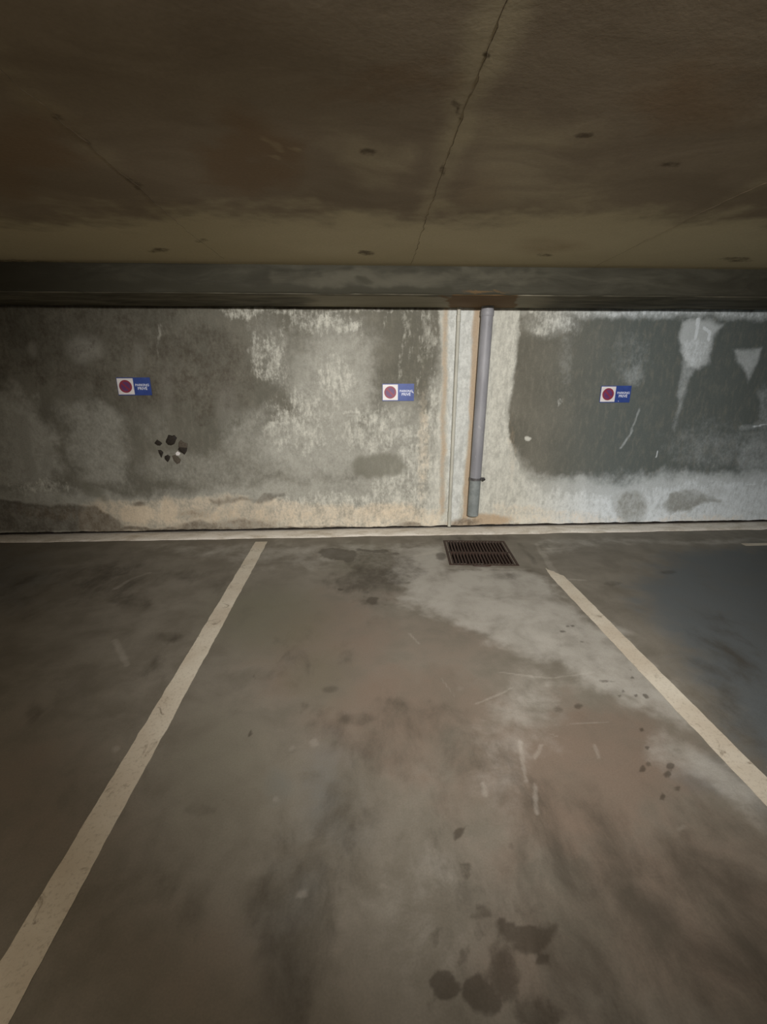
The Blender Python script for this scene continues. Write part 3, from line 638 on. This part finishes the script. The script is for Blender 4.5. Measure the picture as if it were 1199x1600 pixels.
# ------------------------------------------------------------------ parking signs
white = mat_simple('sign_white', lin(222, 216, 214), lin(236, 232, 230), 12, .45, bs=0)
blue = mat_simple('sign_blue', lin(44, 66, 134), lin(58, 82, 152), 10, .45, bs=0)
red = mat_simple('sign_red', lin(132, 48, 66), lin(148, 58, 76), 12, .45, bs=0)
dblue = mat_simple('disc_blue', lin(96, 54, 100), lin(108, 64, 112), 12, .45, bs=0)
letter = mat_simple('sign_lettering', lin(214, 220, 240), lin(226, 230, 244), 12, .5, bs=0)
def disc(bm, cx, cz, r, y0, y1, n=40, r_in=0):
    if not r_in:
        prism_xz(bm, [(cx+r*math.cos(a), cz+r*math.sin(a)) for a in np.linspace(0, 2*math.pi, n+1)[:-1]], y0, y1)
    else:
        A = np.linspace(0, 2*math.pi, n+1)[:-1]
        rings = [[(cx+q*math.cos(a), y, cz+q*math.sin(a)) for a in A] for q, y in ((r, y1), (r, y0), (r_in, y0), (r_in, y1), (r, y1))]
        add_loft(bm, rings, cap=False)
def text_mesh(body, size, cx, cz, width):
    c = bpy.data.curves.new('lettering', 'FONT'); c.body = body; c.size = size; c.align_x = 'CENTER'; c.extrude = .0004; c.offset = .0008; c.resolution_u = 3
    o = bpy.data.objects.new('t', c); COL.objects.link(o); bpy.context.view_layer.update()
    dg = bpy.context.evaluated_depsgraph_get(); me = bpy.data.meshes.new_from_object(o.evaluated_get(dg)); bpy.data.objects.remove(o)
    co = np.array([v.co[:] for v in me.vertices]); w_ = co[:, 0].max()-co[:, 0].min(); k = width/w_
    mx = (co[:, 0].max()+co[:, 0].min())/2
    for v in me.vertices: v.co = Vector(((v.co.x-mx)*k+cx, -.0062-v.co.z, v.co.y*k+cz))
    return me
SW, SH = .290, .152
t1 = text_mesh('PARKING', .04, SW*.25, .002, .118); t2 = text_mesh('PRIV\u00c9', .04, SW*.25, -.029, .082)
parts = {}
def sign(px, py, tilt, label, chip, scale=1.0):
    x, z = on_wall(px, py); r = empty('parking_sign', (x, D-.008, z), (0, tilt, 0)); r.scale = (scale, 1, scale)
    tag(r, label, 'sign', 'private parking signs on the wall')
    def part(name, key, build, mat, parent=r):
        if key in parts: o = bpy.data.objects.new(name, parts[key]); COL.objects.link(o); o.parent = parent
        else:
            bm = bmesh.new(); build(bm); o = bm_obj(name, bm, mat, parent); parts[key] = o.data
        return o
    a = part('backing_plate', 'plate', lambda bm: add_box(bm, -SW/2, SW/2, -.003, .002, -SH/2, SH/2, .0012), blue)
    wp = part('white_panel', 'wp', lambda bm: add_box(bm, -SW/2+.004, -.003, -.0042, -.002, -SH/2+.007, SH/2-.007), white)
    cx = -SW/4
    part('blue_disc', 'bd', lambda bm: disc(bm, cx, 0, .046, -.0052, -.004), dblue, wp)
    part('red_ring', 'rr', lambda bm: disc(bm, cx, 0, .055, -.0060, -.004, r_in=.040), red, wp)
    d = .029; w2 = .0055
    part('red_slash', 'rs', lambda bm: prism_xz(bm, [(cx-d-w2, d-w2), (cx-d+w2, d+w2), (cx+d+w2, -d+w2), (cx+d-w2, -d-w2)], -.0057, -.004), red, wp)
    for m_ in (t1, t2):
        o = bpy.data.objects.new('lettering', m_); COL.objects.link(o); o.parent = r
        if not m_.materials: m_.materials.append(letter)
    if chip:
        bm = bmesh.new(); cx2, cz2, rr_ = chip; prism_xz(bm, [(cx2-rr_*.7, cz2+rr_*1.2), (cx2+rr_*.2, cz2+rr_*.5), (cx2+rr_*.9, cz2-rr_), (cx2-rr_*.2, cz2-rr_*.4)], -.0042, -.0025)
        bm_obj('torn_spot', bm, white, r)
    return r
sign(210.5, 603.7, 0.0, 'private parking sign furthest left, above the ring of black dabs', None)
sign(622.3, 613, 0.0, 'private parking sign left of the pipes, white torn spot at its right edge', (.134, .0, .009))
sign(961.3, 615.8, 0.0, 'private parking sign right of the pipes, small white spot at its lower edge', (.035, -.064, .0055))

# ------------------------------------------------------------------ ring of black dabs
gx, gz = on_wall(268, 701)
gm = empty('adhesive_ring', (gx, D-.006, gz)); tag(gm, 'ring of seven blackish adhesive dabs stuck on the wall below the left sign', 'adhesive marks')
dk1 = mat_simple('black_adhesive', lin(26, 20, 14), lin(46, 38, 28), 60, .7, bs=.6)
dk2 = mat_simple('grey_adhesive', lin(74, 66, 56), lin(94, 86, 74), 60, .8, bs=.6)
def W2(zx, zy): # 1199px crop of 170..310 x 570..740
    x, z = on_wall(170+zx/8.564, 570+zy/8.564); return (x-gx, z-gz)
dabs = [([(612, 1045), (650, 1000), (700, 1030), (718, 1050), (690, 1082), (650, 1075)], dk1),
        ([(770, 1010), (800, 935), (850, 950), (880, 940), (918, 975), (880, 1060), (840, 1078), (800, 1072), (765, 1035)], dk1),
        ([(935, 1040), (965, 1005), (1005, 1035), (1060, 1055), (1055, 1110), (990, 1110), (935, 1105)], dk2),
        ([(928, 1130), (945, 1100), (1000, 1100), (1052, 1110), (1045, 1160), (1020, 1203), (960, 1165)], dk1),
        ([(662, 1140), (700, 1140), (735, 1170), (720, 1210), (708, 1245), (680, 1190)], dk1),
        ([(750, 1225), (790, 1200), (828, 1225), (818, 1270), (790, 1300), (752, 1260)], dk1),
        ([(850, 1215), (890, 1205), (935, 1230), (970, 1270), (955, 1310), (915, 1328), (870, 1280)], dk2)]
for pts, mm in dabs:
    P = [W2(*q) for q in pts]; cx = sum(q[0] for q in P)/len(P); cz = sum(q[1] for q in P)/len(P)
    Q = []
    for i in range(len(P)):
        a, b = P[i], P[(i+1) % len(P)]
        for t in (0, .33, .66): Q.append((a[0]+(b[0]-a[0])*t+random.uniform(-.0012, .0012), a[1]+(b[1]-a[1])*t+random.uniform(-.0012, .0012)))
    bm = bmesh.new()
    add_loft(bm, [[(cx+(x-cx)*s_, y, cz+(z-cz)*s_) for x, z in Q] for s_, y in ((1, .012), (1, 0), (.93, -.004), (.7, -.0065), (.35, -.007))])
    bm_obj('dab', bm, mm, gm, True)
P = [W2(*q) for q in ((900, 1180), (925, 1155), (965, 1180), (945, 1210), (910, 1208))]
bm = bmesh.new(); prism_xz(bm, P, -.004, .012); o = bm_obj('white_fleck', bm, white, gm); o['label'] = 'white fleck between two dabs'
